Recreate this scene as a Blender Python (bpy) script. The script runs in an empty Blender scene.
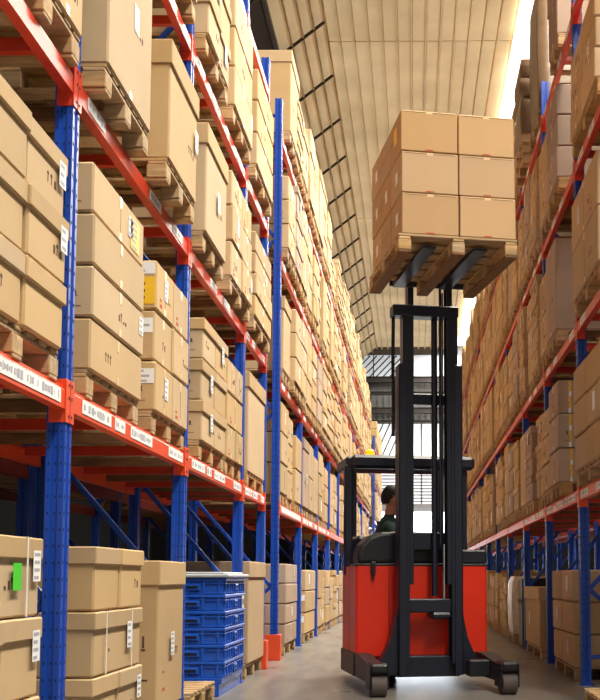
import bpy, math, random
from mathutils import Vector, Matrix
random.seed(7)
PI = math.pi
COL = bpy.context.scene.collection
scene = bpy.context.scene

# ------------------------------------------------------------------ camera
F, PX, PY = 1130.0, 400.0, 480.0
TH = math.atan(97.5 / F); YW = math.atan(13.5 / F)
CAM = Vector((0, 0, .96))
FW = Vector((-math.sin(YW) * math.cos(TH), math.cos(YW) * math.cos(TH), math.sin(TH)))
RT = Vector((math.cos(YW), math.sin(YW), 0)); UP = RT.cross(FW)
cd = bpy.data.cameras.new('camera'); cam = bpy.data.objects.new('camera', cd); COL.objects.link(cam)
cd.sensor_fit = 'VERTICAL'; cd.sensor_height = 35.0; cd.lens = F / 700 * 35.0
cd.shift_x = -(PX - 300) / 700; cd.shift_y = (PY - 350) / 700
cam.matrix_world = Matrix.Translation(CAM) @ Matrix((RT, UP, -FW)).transposed().to_4x4()
cd.dof.use_dof = False; cd.clip_end = 300
scene.camera = cam

def proj(p):
    v = Vector(p) - CAM; z = v.dot(FW)
    if z < .1: return None
    return PX + F * v.dot(RT) / z, PY - F * v.dot(UP) / z

def view_area(x0, x1, y0, y1, z0, z1):
    """size in the frame of a box, 0 when it lies outside"""
    ps = [proj((x, y, z)) for x in (x0, x1) for y in (y0, y1) for z in (z0, z1)]
    ps = [p for p in ps if p]
    if len(ps) < 8: return 0
    a, b = max(-12, min(p[0] for p in ps)), min(612, max(p[0] for p in ps))
    c, d = max(-12, min(p[1] for p in ps)), min(712, max(p[1] for p in ps))
    return max(0, b - a) * max(0, d - c)

# ------------------------------------------------------------------ materials
def lin(c):
    return tuple((v / 12.92 if v <= .04045 else ((v + .055) / 1.055) ** 2.4) for v in [k / 255 for k in c])
def mat(name, rgb, rough=.6, metal=0, noise=.12, scale=6, rnd=None, bump=0, spec=.4, stretch=(1, 1, 1), coat=0):
    m = bpy.data.materials.new(name); m.use_nodes = True
    nt = m.node_tree; N = nt.nodes; L = nt.links
    b = N['Principled BSDF']; c = lin(rgb)
    b.inputs['Roughness'].default_value = rough; b.inputs['Metallic'].default_value = metal
    b.inputs['Specular IOR Level'].default_value = spec; b.inputs['Coat Weight'].default_value = coat
    tc = N.new('ShaderNodeTexCoord'); mp = N.new('ShaderNodeMapping'); mp.inputs['Scale'].default_value = stretch
    L.new(tc.outputs['Object'], mp.inputs[0])
    no = N.new('ShaderNodeTexNoise'); no.inputs['Scale'].default_value = scale; no.inputs['Detail'].default_value = 5
    L.new(mp.outputs[0], no.inputs['Vector'])
    mr = N.new('ShaderNodeMapRange'); mr.inputs[1].default_value = .3; mr.inputs[2].default_value = .7
    mr.inputs[3].default_value = 1 - noise; mr.inputs[4].default_value = 1 + noise
    L.new(no.outputs[0], mr.inputs[0])
    hsv = N.new('ShaderNodeHueSaturation'); hsv.inputs['Color'].default_value = (*c, 1)
    if rnd:
        src = N.new('ShaderNodeObjectInfo').outputs['Random'] if rnd == 'object' else N.new('ShaderNodeNewGeometry').outputs['Random Per Island']
        m1 = N.new('ShaderNodeMapRange'); m1.inputs[3].default_value = .88; m1.inputs[4].default_value = 1.1
        L.new(src, m1.inputs[0])
        mu = N.new('ShaderNodeMath'); mu.operation = 'MULTIPLY'
        L.new(m1.outputs[0], mu.inputs[0]); L.new(mr.outputs[0], mu.inputs[1]); L.new(mu.outputs[0], hsv.inputs['Value'])
        wn = N.new('ShaderNodeTexWhiteNoise'); wn.noise_dimensions = '1D'; L.new(src, wn.inputs['W'])
        m2 = N.new('ShaderNodeMapRange'); m2.inputs[3].default_value = .86; m2.inputs[4].default_value = 1.08
        L.new(wn.outputs['Value'], m2.inputs[0]); L.new(m2.outputs[0], hsv.inputs['Saturation'])
    else:
        L.new(mr.outputs[0], hsv.inputs['Value'])
    L.new(hsv.outputs[0], b.inputs['Base Color'])
    if bump:
        bp = N.new('ShaderNodeBump'); bp.inputs['Strength'].default_value = bump; bp.inputs['Distance'].default_value = .01
        L.new(no.outputs[0], bp.inputs['Height']); L.new(bp.outputs[0], b.inputs['Normal'])
    return m
def emit(name, rgb, s):
    m = bpy.data.materials.new(name); m.use_nodes = True; N = m.node_tree.nodes
    b = N['Principled BSDF']; b.inputs['Base Color'].default_value = (*lin(rgb), 1)
    b.inputs['Emission Color'].default_value = (*lin(rgb), 1); b.inputs['Emission Strength'].default_value = s
    return m

M = {}
M['card'] = mat('cardboard', (190, 160, 119), .8, noise=.05, scale=3, rnd='object', spec=.25, bump=.15)
M['cards'] = mat('cardboard_many', (190, 160, 119), .8, noise=.05, scale=3, rnd='island', spec=.25)
M['cardgrey'] = mat('greyish_cardboard', (172, 148, 130), .8, noise=.05, scale=3, rnd='object', spec=.25)
M['load'] = mat('fresh_cardboard', (186, 151, 110), .7, noise=.03, scale=3, rnd='object', spec=.3)
M['seam'] = mat('carton_seam_line', (92, 62, 38), .9)  # dark brown line drawn along carton seams
M['ink'] = mat('printed_ink', (88, 64, 50), .8)
M['redink'] = mat('red_ink', (190, 70, 50), .8)
M['tape'] = mat('packing_tape', (214, 184, 138), .35, spec=.5)
M['paper'] = mat('white_paper', (236, 236, 238), .6, noise=.03)
M['grey_print'] = mat('grey_print', (165, 165, 175), .7)
M['yellow'] = mat('yellow_label', (238, 190, 40), .5, noise=.03)
M['green'] = mat('green_sticker', (70, 200, 40), .5, noise=.03)
M['strap'] = mat('white_strap', (225, 222, 215), .35)
M['wood'] = mat('pallet_wood', (176, 144, 102), .8, noise=.25, scale=5, rnd='object', bump=.4, stretch=(1, 6, 6))
M['woods'] = mat('pallet_wood_many', (174, 142, 100), .8, noise=.25, scale=5, rnd='island', stretch=(1, 6, 6))
M['darkwood'] = mat('dark_and_shaded_wood', (122, 88, 58), .8, noise=.3, scale=5, bump=.4, stretch=(1, 6, 6))  # support bars; also puts underside shade into the lifted pallet's bottom boards
M['blue'] = mat('blue_powder_coat', (14, 68, 172), .38, noise=.08, spec=.5)
M['hole'] = mat('slot_dark', (8, 18, 48), .9)
M['orange'] = mat('orange_powder_coat', (224, 76, 36), .42, noise=.07, spec=.5)
M['orange_red'] = mat('red_orange_powder_coat', (198, 54, 28), .42, noise=.07, spec=.5)
M['shaded_red'] = mat('shade_darkened_red_paint', (112, 34, 22), .5, noise=.15)  # beam red darkened to carry the shade behind the aisle racks
M['steel'] = mat('galvanised_steel', (150, 146, 140), .45, .6)
M['crate'] = mat('blue_plastic', (24, 84, 190), .35, noise=.04, spec=.5)
M['lid_grey'] = mat('grey_plastic', (178, 182, 186), .45, noise=.04)
M['truck_red'] = mat('truck_red_paint', (218, 44, 14), .34, noise=.06, spec=.5, scale=3)
M['black'] = mat('black_steel_paint', (20, 24, 40), .38, noise=.1, spec=.5)
M['blackp'] = mat('black_plastic', (20, 21, 28), .42, noise=.1, spec=.5)
M['chassis'] = mat('dark_grey_chassis', (50, 46, 48), .5, noise=.15)
M['rubber'] = mat('rubber', (82, 72, 70), .7, noise=.15)
M['chrome'] = mat('chrome_rod', (205, 205, 210), .18, 1)
M['amber'] = emit('amber_beacon_glass', (255, 176, 20), 1.6)
M['skin'] = mat('skin', (188, 128, 96), .55, noise=.04)
M['hair'] = mat('black_hair', (20, 16, 16), .6)
M['jacket'] = mat('dark_green_jacket', (18, 48, 44), .8, noise=.15)
M['trousers'] = mat('dark_trousers', (28, 30, 40), .85)
M['film'] = mat('stretch_film', (124, 100, 76), .35, noise=.12, scale=9, spec=.7, bump=.5)
M['wrap'] = mat('white_wrap', (214, 204, 188), .4, noise=.12, scale=9, bump=.5)
M['plank'] = mat('brown_board', (140, 98, 62), .7, noise=.25, scale=3, stretch=(4, 1, 1))
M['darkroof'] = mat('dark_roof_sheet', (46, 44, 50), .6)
M['greymetal'] = mat('grey_cladding', (118, 118, 122), .6, noise=.1, scale=2)
M['wallside'] = mat('dark_cladding', (22, 20, 20), .9, noise=.1, scale=1, spec=.1)
M['darksteel'] = mat('dark_structural_steel', (56, 52, 52), .6)
M['daylight'] = emit('daylit_opening', (240, 246, 255), 8.0)
M['skylight'] = emit('daylit_skylight', (255, 250, 240), 2.2)
M['window'] = emit('daylit_glazing', (214, 222, 232), .75)
M['window_low'] = emit('daylit_lower_glazing', (236, 240, 246), 1.1)

# concrete floor
def floor_mat():
    m = bpy.data.materials.new('polished_concrete'); m.use_nodes = True
    nt = m.node_tree; N = nt.nodes; L = nt.links; b = N['Principled BSDF']
    tc = N.new('ShaderNodeTexCoord')
    def noise(s, d, st=(1, 1, 1)):
        mp = N.new('ShaderNodeMapping'); mp.inputs['Scale'].default_value = st; L.new(tc.outputs['Object'], mp.inputs[0])
        n = N.new('ShaderNodeTexNoise'); n.inputs['Scale'].default_value = s; n.inputs['Detail'].default_value = d
        L.new(mp.outputs[0], n.inputs['Vector']); return n.outputs[0]
    a = noise(1.2, 8); c = noise(2.4, 6, (2.5, .35, 1))
    mx = N.new('ShaderNodeMath'); mx.operation = 'ADD'; L.new(a, mx.inputs[0]); L.new(c, mx.inputs[1])
    cr = N.new('ShaderNodeValToRGB'); e = cr.color_ramp.elements
    e[0].position = .38; e[0].color = (*lin((94, 90, 86)), 1); e[1].position = .62; e[1].color = (*lin((134, 129, 123)), 1)
    hf = N.new('ShaderNodeMath'); hf.operation = 'MULTIPLY'; hf.inputs[1].default_value = .5
    L.new(mx.outputs[0], hf.inputs[0]); L.new(hf.outputs[0], cr.inputs[0]); L.new(cr.outputs[0], b.inputs['Base Color'])
    r = N.new('ShaderNodeMapRange'); r.inputs[3].default_value = .24; r.inputs[4].default_value = .34
    L.new(a, r.inputs[0]); L.new(r.outputs[0], b.inputs['Roughness'])
    bp = N.new('ShaderNodeBump'); bp.inputs['Strength'].default_value = .1; L.new(noise(30, 4), bp.inputs['Height']); L.new(bp.outputs[0], b.inputs['Normal'])
    return m
M['floor'] = floor_mat()
# translucent cream roof sheet
def roof_mat():
    m = bpy.data.materials.new('cream_translucent_sheet'); m.use_nodes = True
    nt = m.node_tree; N = nt.nodes; L = nt.links
    for n in list(N):
        if n.type != 'OUTPUT_MATERIAL': N.remove(n)
    out = N['Material Output']
    tc = N.new('ShaderNodeTexCoord'); no = N.new('ShaderNodeTexNoise'); no.inputs['Scale'].default_value = .6; no.inputs['Detail'].default_value = 6
    L.new(tc.outputs['Object'], no.inputs['Vector'])
    cr = N.new('ShaderNodeValToRGB'); e = cr.color_ramp.elements
    e[0].position = .3; e[0].color = (*lin((214, 194, 160)), 1); e[1].position = .7; e[1].color = (*lin((240, 222, 190)), 1)
    L.new(no.outputs[0], cr.inputs[0])
    d = N.new('ShaderNodeBsdfDiffuse'); t = N.new('ShaderNodeBsdfTranslucent'); mx = N.new('ShaderNodeMixShader'); mx.inputs[0].default_value = .5
    L.new(cr.outputs[0], d.inputs[0]); L.new(cr.outputs[0], t.inputs[0])
    L.new(d.outputs[0], mx.inputs[1]); L.new(t.outputs[0], mx.inputs[2]); L.new(mx.outputs[0], out.inputs[0])
    return m
M['roof'] = roof_mat()

# ------------------------------------------------------------------ mesh builder
class MB:
    def __init__(s): s.v = []; s.f = []; s.m = []; s.sm = []; s.mats = []
    def mi(s, m):
        if m not in s.mats: s.mats.append(m)
        return s.mats.index(m)
    def add(s, vs, fs, m, mx=None, smooth=False):
        o = len(s.v); k = s.mi(m)
        s.v += [tuple(mx @ Vector(p)) if mx else tuple(p) for p in vs]
        for f in fs: s.f.append([i + o for i in f]); s.m.append(k); s.sm.append(smooth)
    def box(s, x0, x1, y0, y1, z0, z1, m, mx=None):
        vs = [(x, y, z) for x in (x0, x1) for y in (y0, y1) for z in (z0, z1)]
        s.add(vs, [(0, 1, 3, 2), (4, 6, 7, 5), (0, 4, 5, 1), (2, 3, 7, 6), (0, 2, 6, 4), (1, 5, 7, 3)], m, mx)
    def cbox(s, x0, x1, y0, y1, z0, z1, m, c=.008, mx=None):
        """box with chamfered edges"""
        c = min(c, (x1 - x0) * .45, (y1 - y0) * .45, (z1 - z0) * .45)
        X = (x0, x1); Y = (y0, y1); Z = (z0, z1); vs = []; idx = {}
        for i in (0, 1):
            for j in (0, 1):
                for k in (0, 1):
                    dx, dy, dz = (c if i == 0 else -c), (c if j == 0 else -c), (c if k == 0 else -c)
                    for a, p in enumerate([(X[i], Y[j] + dy, Z[k] + dz), (X[i] + dx, Y[j], Z[k] + dz), (X[i] + dx, Y[j] + dy, Z[k])]):
                        idx[i, j, k, a] = len(vs); vs.append(p)
        fs = []
        cen = Vector(((x0 + x1) / 2, (y0 + y1) / 2, (z0 + z1) / 2))
        def face(l):
            ps = [Vector(vs[i]) for i in l]; n = (ps[1] - ps[0]).cross(ps[2] - ps[0])
            g = sum(ps, Vector()) / len(ps) - cen
            fs.append(l if n.dot(g) > 0 else l[::-1])
        for i in (0, 1):
            face([idx[i, 0, 0, 0], idx[i, 1, 0, 0], idx[i, 1, 1, 0], idx[i, 0, 1, 0]])
            face([idx[0, i, 0, 1], idx[1, i, 0, 1], idx[1, i, 1, 1], idx[0, i, 1, 1]])
            face([idx[0, 0, i, 2], idx[1, 0, i, 2], idx[1, 1, i, 2], idx[0, 1, i, 2]])
            for j in (0, 1):
                face([idx[i, j, 0, 0], idx[i, j, 0, 1], idx[i, j, 1, 1], idx[i, j, 1, 0]])
                face([idx[i, 0, j, 0], idx[i, 0, j, 2], idx[i, 1, j, 2], idx[i, 1, j, 0]])
                face([idx[0, i, j, 1], idx[0, i, j, 2], idx[1, i, j, 2], idx[1, i, j, 1]])
                for k in (0, 1): face([idx[i, j, k, 0], idx[i, j, k, 1], idx[i, j, k, 2]])
        s.add(vs, fs, m, mx)
    def bar(s, p, q, w, h, m):
        """square bar between two points"""
        p = Vector(p); q = Vector(q); d = (q - p); L = d.length; R = d.to_track_quat('Y', 'Z').to_matrix().to_4x4()
        s.cbox(-w / 2, w / 2, 0, L, -h / 2, h / 2, m, min(w, h) * .15, Matrix.Translation(p) @ R)
    def tube(s, p, q, r, m, n=12, r2=None, caps=True, smooth=True):
        p = Vector(p); q = Vector(q); d = q - p; R = d.to_track_quat('Z', 'X').to_matrix().to_4x4(); T = Matrix.Translation(p) @ R
        r2 = r if r2 is None else r2; L = d.length
        vs = [(r * math.cos(2 * PI * i / n), r * math.sin(2 * PI * i / n), 0) for i in range(n)] + [(r2 * math.cos(2 * PI * i / n), r2 * math.sin(2 * PI * i / n), L) for i in range(n)]
        s.add(vs, [(i, (i + 1) % n, n + (i + 1) % n, n + i) for i in range(n)], m, T, smooth)
        if caps: s.add(vs, [tuple(range(n))[::-1], tuple(range(n, 2 * n))], m, T)
    def path(s, pts, r, m, n=8):
        for a, b in zip(pts, pts[1:]): s.tube(a, b, r, m, n)
    def prism(s, prof, axis, a, b, m, mx=None):
        """extrude a closed 2-D profile along an axis (profile in the other two, in xyz order)"""
        n = len(prof)
        def P(u, t):
            return {'x': (t, u[0], u[1]), 'y': (u[0], t, u[1]), 'z': (u[0], u[1], t)}[axis]
        vs = [P(u, a) for u in prof] + [P(u, b) for u in prof]
        ar = sum(prof[i][0] * prof[(i + 1) % n][1] - prof[(i + 1) % n][0] * prof[i][1] for i in range(n))
        flip = (ar > 0) != (axis == 'y')
        fs = [(i, (i + 1) % n, n + (i + 1) % n, n + i) for i in range(n)] + [tuple(range(n))[::-1], tuple(range(n, 2 * n))]
        s.add(vs, fs if flip else [f[::-1] for f in fs], m, mx)
    def build(s, name, parent=None, loc=None, rz=0):
        me = bpy.data.meshes.new(name); me.from_pydata(s.v, [], s.f)
        for m in s.mats: me.materials.append(M[m])
        me.polygons.foreach_set('material_index', s.m); me.polygons.foreach_set('use_smooth', s.sm); me.update()
        o = bpy.data.objects.new(name, me); COL.objects.link(o)
        if parent: o.parent = parent
        if loc is not None: o.location = loc
        if rz: o.rotation_euler.z = rz
        return o
def tag(o, label=None, cat=None, group=None, kind=None):
    if label: o['label'] = label
    if cat: o['category'] = cat
    if group: o['group'] = group
    if kind: o['kind'] = kind
    return o
def empty(name, loc, rz=0, **k):
    o = bpy.data.objects.new(name, None); COL.objects.link(o); o.location = loc; o.rotation_euler.z = rz; o.empty_display_size = .1
    return tag(o, **k) if k else o
def inst(me, name, parent=None, loc=None, rz=0):
    o = bpy.data.objects.new(name, me); COL.objects.link(o)
    if parent: o.parent = parent
    if loc is not None: o.location = loc
    o.rotation_euler.z = rz
    return o

ORD = ['first', 'second', 'third', 'fourth', 'fifth', 'sixth', 'seventh', 'eighth', 'ninth', 'tenth', 'eleventh', 'twelfth', 'thirteenth', 'fourteenth', 'fifteenth', 'sixteenth']

# ------------------------------------------------------------------ the setting
YF = 56.0; ZR = 12.5
b = MB(); b.box(-13, 13, -4, 75, -.2, 0, 'floor'); tag(b.build('floor'), kind='structure')
# roof: flat cream middle, slope down to the left, skylight strip on the right of the aisle
def roof_strip(name, pts, m, ribs=.30):
    b = MB(); y0, y1 = -4.0, YF + .2
    for (xa, za), (xb, zb) in zip(pts, pts[1:]):
        L = math.hypot(xb - xa, zb - za); n = max(1, int(round(L / ribs))); prof = []
        ux, uz = (xb - xa) / L, (zb - za) / L; nx, nz = uz, -ux
        if nz > 0: nx, nz = -nx, -nz
        t = 0; st = L / n
        for i in range(n):
            for (o, h) in ((0, 0), (.80, 0), (.82, .12), (.94, .12)): prof.append((xa + ux * (i + o) * st + nx * h, za + uz * (i + o) * st + nz * h))
        prof.append((xb, zb))
        vs = [(x, y0, z) for x, z in prof] + [(x, y1, z) for x, z in prof]; k = len(prof)
        b.add(vs, [(i, i + 1, k + i + 1, k + i) for i in range(k - 1)], m)
    return tag(b.build(name), kind='structure')
XS = -1.85
roof_strip('ceiling', [(-2.75, ZR - .72), (XS, ZR), (2.15, ZR)], 'roof')
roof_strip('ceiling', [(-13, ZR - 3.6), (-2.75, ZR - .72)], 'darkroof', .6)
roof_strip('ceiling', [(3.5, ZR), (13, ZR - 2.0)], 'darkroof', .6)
b = MB(); b.box(2.15, 3.5, -4, YF, ZR + .05, ZR + .08, 'skylight'); tag(b.build('window_1'), kind='structure')
b = MB()
for x in (3.5,): b.box(x - .03, x + .03, -4, YF, ZR - .03, ZR + .08, 'roof')
for k in range(4): b.box(XS, 2.15, 11.3 + 12 * k, 11.32 + 12 * k, ZR - .1, ZR - .09, 'roof')
tag(b.build('trim_1'), kind='structure')
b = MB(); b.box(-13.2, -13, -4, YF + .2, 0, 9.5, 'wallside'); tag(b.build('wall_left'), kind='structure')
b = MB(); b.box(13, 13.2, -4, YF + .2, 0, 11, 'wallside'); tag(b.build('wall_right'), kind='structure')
# far wall with glazing bands and the bright loading opening
b = MB()
zb = [(4.2, 4.6), (8.7, 10.85), (12.1, 12.6)]
for z0, z1 in zb: b.box(-13, 13, YF, YF + .2, z0, z1, 'greymetal')
b.box(-13, -2.3, YF, YF + .2, 0, 4.2, 'wallside'); b.box(1.9, 13, YF, YF + .2, 0, 4.2, 'wallside')  # outer sections coloured near black to carry the shade behind the racks
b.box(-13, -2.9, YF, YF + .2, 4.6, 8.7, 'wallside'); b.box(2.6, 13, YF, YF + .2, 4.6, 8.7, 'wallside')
for i in range(40): b.box(-6 + i * .3, -5.9 + i * .3, YF - .04, YF, 8.7, 10.85, 'greymetal')
tag(b.build('wall_far'), kind='structure')
b = MB(); b.box(-12.9, 12.9, YF + .08, YF + .12, 10.85, 12.1, 'window')
for i in range(-12, 13): b.box(i - .03, i + .03, YF + .0, YF + .08, 10.85, 12.1, 'greymetal')
tag(b.build('window_2'), kind='structure')
b = MB(); b.box(-2.9, 2.6, YF + .08, YF + .12, 4.6, 8.7, 'window_low')
for i in range(6): b.box(-2.9 + i * 1.1 - .04, -2.9 + i * 1.1 + .04, YF, YF + .08, 4.6, 8.7, 'greymetal')
for i in range(9): b.box(-2.9, 2.6, YF, YF + .08, 4.7 + i * .16, 4.76 + i * .16, 'greymetal')
b.box(-2.9, 2.6, YF, YF + .08, 6.6, 6.68, 'greymetal')
tag(b.build('window_3'), kind='structure')
b = MB(); b.box(-2.3, 1.9, YF + .1, YF + .14, 0, 4.2, 'daylight')
tag(b.build('door_1'), kind='structure')
# dark steel girders in front of the far wall
for k, (z, hh, y) in enumerate([(10.75, .3, YF - .5), (9.95, .16, YF - 1.2), (9.2, .3, YF - .5), (8.65, .16, YF - .4)]):
    b = MB(); b.box(-13, 13, y - .06, y + .06, z - hh / 2, z + hh / 2, 'darksteel')
    b.box(-13, 13, y - .14, y + .14, z + hh / 2 - .03, z + hh / 2, 'darksteel'); b.box(-13, 13, y - .14, y + .14, z - hh / 2, z - hh / 2 + .03, 'darksteel')
    tag(b.build('trim_%d' % (k + 2)), kind='structure')
# diagonal lattice steelwork behind the left rack end
for nm, x0, z0, x1, z1 in (('trim_6', -2.9, 8.6, -1.0, 6.2), ('trim_7', -2.9, 12.0, -1.4, 10.9)):
    b = MB()
    for i in range(7): b.bar((x0 + i * .33 - .3, YF - .3, z1), (x0 + i * .33 + .75, YF - .3, z0), .06, .06, 'darksteel')
    tag(b.build(nm), kind='structure')
# sloping brace rods under the left roof slope
for k in range(-1, 13):
    y = 22.4 + 2.48 * k
    if y > YF - 1: break
    b = MB(); b.tube((XS + .02, y, ZR - .12), (-3.5, y, ZR - .12 - 1.65 * .8), .035, 'darksteel', 8)
    b.build('roof_brace'); o = bpy.context.scene.collection.objects[-1]
    tag(o, 'thin dark brace rod under the sloping cream roof, %s from the camera' % ORD[k + 1], 'brace', 'brace rods under the roof')

# ------------------------------------------------------------------ racks
Z_LEFT = [1.78, 3.27, 4.76, 6.28]; Z_RIGHT = [1.71, 3.25, 4.74, 6.25]; BH = .055
def upright(parent, s, X, y, z1, rear=False, detail=True, depth=1.05):
    """C-shaped column, open face to the beam end, slots on the aisle face"""
    w, d = .085, .1
    b = MB(); o = s * w if not rear else -s * w
    x0 = 0; lip = .012
    # profile in x,y with grooves on the near and far side
    P = [(0, -d / 2), (.028, -d / 2), (.034, -d / 2 + lip), (.052, -d / 2 + lip), (.058, -d / 2), (w, -d / 2), (w, d / 2), (.058, d / 2), (.052, d / 2 - lip), (.034, d / 2 - lip), (.028, d / 2), (0, d / 2),
         (0, .022), (.01, .016), (.01, -.016), (0, -.022)]
    sg = s if not rear else -s
    prof = [(sg * px, py) for px, py in P]
    b.prism(prof, 'z', .012, z1, 'blue')
    if detail:
        z = .12
        while z < min(z1, 7) - .05:
            for yy in (-.034, .034): b.box(-sg * .0006 - .0004, -sg * .0006 + .0004, yy - .005, yy + .005, z, z + .014, 'hole')
            b.box(sg * .009 - .0005 * sg - .0006, sg * .009 + .0006, -.004, .004, z, z + .03, 'hole')
            for xx in (.014, .043, .071):
                yy = -d / 2 - .0006 + (lip if xx == .043 else 0); b.box(sg * xx - .003, sg * xx + .003, yy, yy + .001, z, z + .012, 'hole')
            z += .075
    b.box(min(-sg * .02, sg * (w + .02)), max(-sg * .02, sg * (w + .02)), -.07, .07, 0, .012, 'blue')
    return b.build('upright', parent, (X if not rear else X + s * depth, y, 0))

def rack(label, s, X, ys, zl, z1, depth=1.05, near=99, name='pallet_rack', supports=0, guards=(), skip=(), back=False):
    root = empty(name, (X + s * depth / 2, ys[0], 0), label=label, cat='storage rack', group='tall pallet racks along the aisle' if not back else 'racks in the dark behind the aisle racks')
    root_x, root_y = X + s * depth / 2, ys[0]
    class Loc: pass
    LX = -s * depth / 2                                   # front face in local x
    for i, y in enumerate(ys):
        yl = y - root_y
        upright(root, s, LX, yl, z1, False, y < near)
        upright(root, s, LX, yl, z1, True, False, depth)
        b = MB(); z = .85; k = 0; xa, xb = LX + s * .085, LX + s * (depth - .085)
        b.bar((xa, yl, .25), (xb, yl, .25), .03, .035, 'blue')
        while z < z1 - .95:
            p, q = ((xa, yl, z + 1.0), (xb, yl, z)) if k % 2 else ((xb, yl, z + 1.0), (xa, yl, z))
            if s > 0 and not k % 2 == 0: pass
            b.bar(p, q, .03, .04, 'blue'); z += 1.05; k += 1
        b.bar((xa, yl, .85), (xb, yl, .1), .03, .04, 'blue')
        b.bar((xa, yl, z1 - .2), (xb, yl, z1 - .2), .03, .035, 'blue')
        b.build('frame_brace', root)
    for gi in guards:
        b = MB(); yl = ys[gi] - root_y
        b.cbox(min(LX - s * .04, LX + s * .02), max(LX - s * .04, LX + s * .02), yl - .075, yl + .075, 0, .3, 'orange', .01)
        b.cbox(min(LX - s * .04, LX + s * .16), max(LX - s * .04, LX + s * .09), yl - .085, yl - .07, 0, .3, 'orange', .004)
        tag(b.build('guard', root), 'orange steel foot guard')
    ns = 0
    for bi, (ya, yb) in enumerate(zip(ys, ys[1:])):
        y0, y1 = ya + .05 - root_y, yb - .05 - root_y
        for li, z in enumerate(zl):
            m = 'shaded_red' if back else 'orange' if li == 0 else 'orange_red'
            for r in (0, 1):
                xf = LX if r == 0 else LX + s * (depth - .05)
                xa, xb = sorted((xf + s * .002, xf + s * .052))
                bx = MB(); f = -1 if s < 0 else 1
                # stepped box beam
                fr = xf; inn = xf + s * .05
                prof = [(fr, z - BH), (fr, z + BH - .025), (fr + s * .014, z + BH - .012), (fr + s * .014, z + BH), (inn, z + BH), (inn, z - BH)]
                bx.prism(prof, 'y', y0, y1, m)
                bo = bx.build('beam', root)
                if r == 0 and ya < near + 6:
                    for (yy, sg) in ((y0, 1), (y1, -1)):
                        c = MB(); x0, x1 = sorted((LX - s * .006, LX + s * .0))
                        ya_, yb_ = sorted((yy - sg * .045, yy + sg * .012))
                        c.cbox(x0, x1, ya_, yb_, z - .115, z + .085, m, .002)
                        y0_, y1_ = sorted((yy, yy + sg * .007)); x0, x1 = sorted((LX, LX + s * .075))
                        c.box(x0, x1, y0_ + .0005, y1_, z - .115, z + .085, m)
                        c.box(x0 if s > 0 else x1 - .07, x0 + .07 if s > 0 else x1, y0_ - .0005, y0_, z - .1, z - .09, 'hole') if False else None
                        for zz in (-.085, .0, .06): c.box(LX - s * .0075 - .0006, LX - s * .0075 + .0006, yy - sg * .03 - .007, yy - sg * .03 + .007, z + zz - .006, z + zz + .006, 'hole')
                        c.build('beam_connector', bo)
                    spans = []
                    if li == 0: spans = [(.08, .97)] if (bi == 0 and s < 0 and not back) else [(.06, .26), (.29, .37), (.42, .62), (.8, .97)]
                    elif ya > 5: spans = [(.05 + .25 * k, .17 + .25 * k) for k in range(4) if (bi + k + li) % 3]
                    if back or (s > 0 and ya > 15): spans = []
                    for (u, v) in spans:
                        c = MB(); xx = sorted((LX - s * .0025, LX - s * .0005)); a = y0 + (y1 - y0) * u; e = y0 + (y1 - y0) * v
                        c.box(*xx, a, e, z - .036, z + .028, 'paper')
                        xx = sorted((LX - s * .0032, LX - s * .0026)); t = a + .02
                        rr = random.Random(int(a * 1000) + li)
                        while t < e - .03 and ya < 11:
                            wd = rr.choice((.008, .014, .03)); zz = rr.choice((.009, .014, .019))
                            c.box(*xx, t, t + wd, z - zz - .003, z + zz - .003, 'grey_print'); t += wd + rr.choice((.006, .008, .02, .05))
                        tag(c.build('location_label', bo), 'white location label strip with grey print')
            if ns < supports:
                for k in range(4):
                    if ns >= supports: break
                    yy = y0 + (y1 - y0) * (.12 + .253 * k)
                    c = MB(); xs = sorted((LX + s * .05, LX + s * (depth - .05)))
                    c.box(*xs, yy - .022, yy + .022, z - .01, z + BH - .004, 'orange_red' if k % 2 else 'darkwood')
                    c.build('support_bar', root); ns += 1
    return root
YA = [2.42, 5.14, 7.83, 10.47, 12.05]
YB = [13.28 + 2.70 * i for i in range(11)]
YR = [7.7, 10.27] + [12.85 + 2.6 * i for i in range(12)]
rack('near left blue and orange pallet rack holding cartons, ending before the tall blue post', -1, -1.587, YA, Z_LEFT, 6.68, near=9, supports=64, guards=(4,))
rack('left blue and orange rack beyond the gap, starting at the orange foot guard', -1, -1.587, YB, Z_LEFT, 6.75, near=14, supports=40, guards=(0,))
rack('right blue and orange pallet rack full of cartons beside the forklift', 1, 1.503, YR, Z_RIGHT, 6.75, near=11, supports=80)
rack('small left rack at the far end past the long left rack', -1, -1.587, [46.2, 48.9, 51.6, 54.3], Z_LEFT, 6.75, near=0)
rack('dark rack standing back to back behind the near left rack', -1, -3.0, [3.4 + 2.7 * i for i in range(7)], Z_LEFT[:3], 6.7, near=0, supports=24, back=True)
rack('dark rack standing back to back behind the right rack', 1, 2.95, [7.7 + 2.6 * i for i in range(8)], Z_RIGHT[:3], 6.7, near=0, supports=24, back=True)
c = MB(); c.box(-1.66, -1.56, 40.2, 40.23, 3.85, 4.35, 'yellow'); o = c.build('capacity_sign')
tag(o, 'yellow rectangular sign on the last blue post of the left rack', 'sign')
o.location.y = -.05

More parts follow.
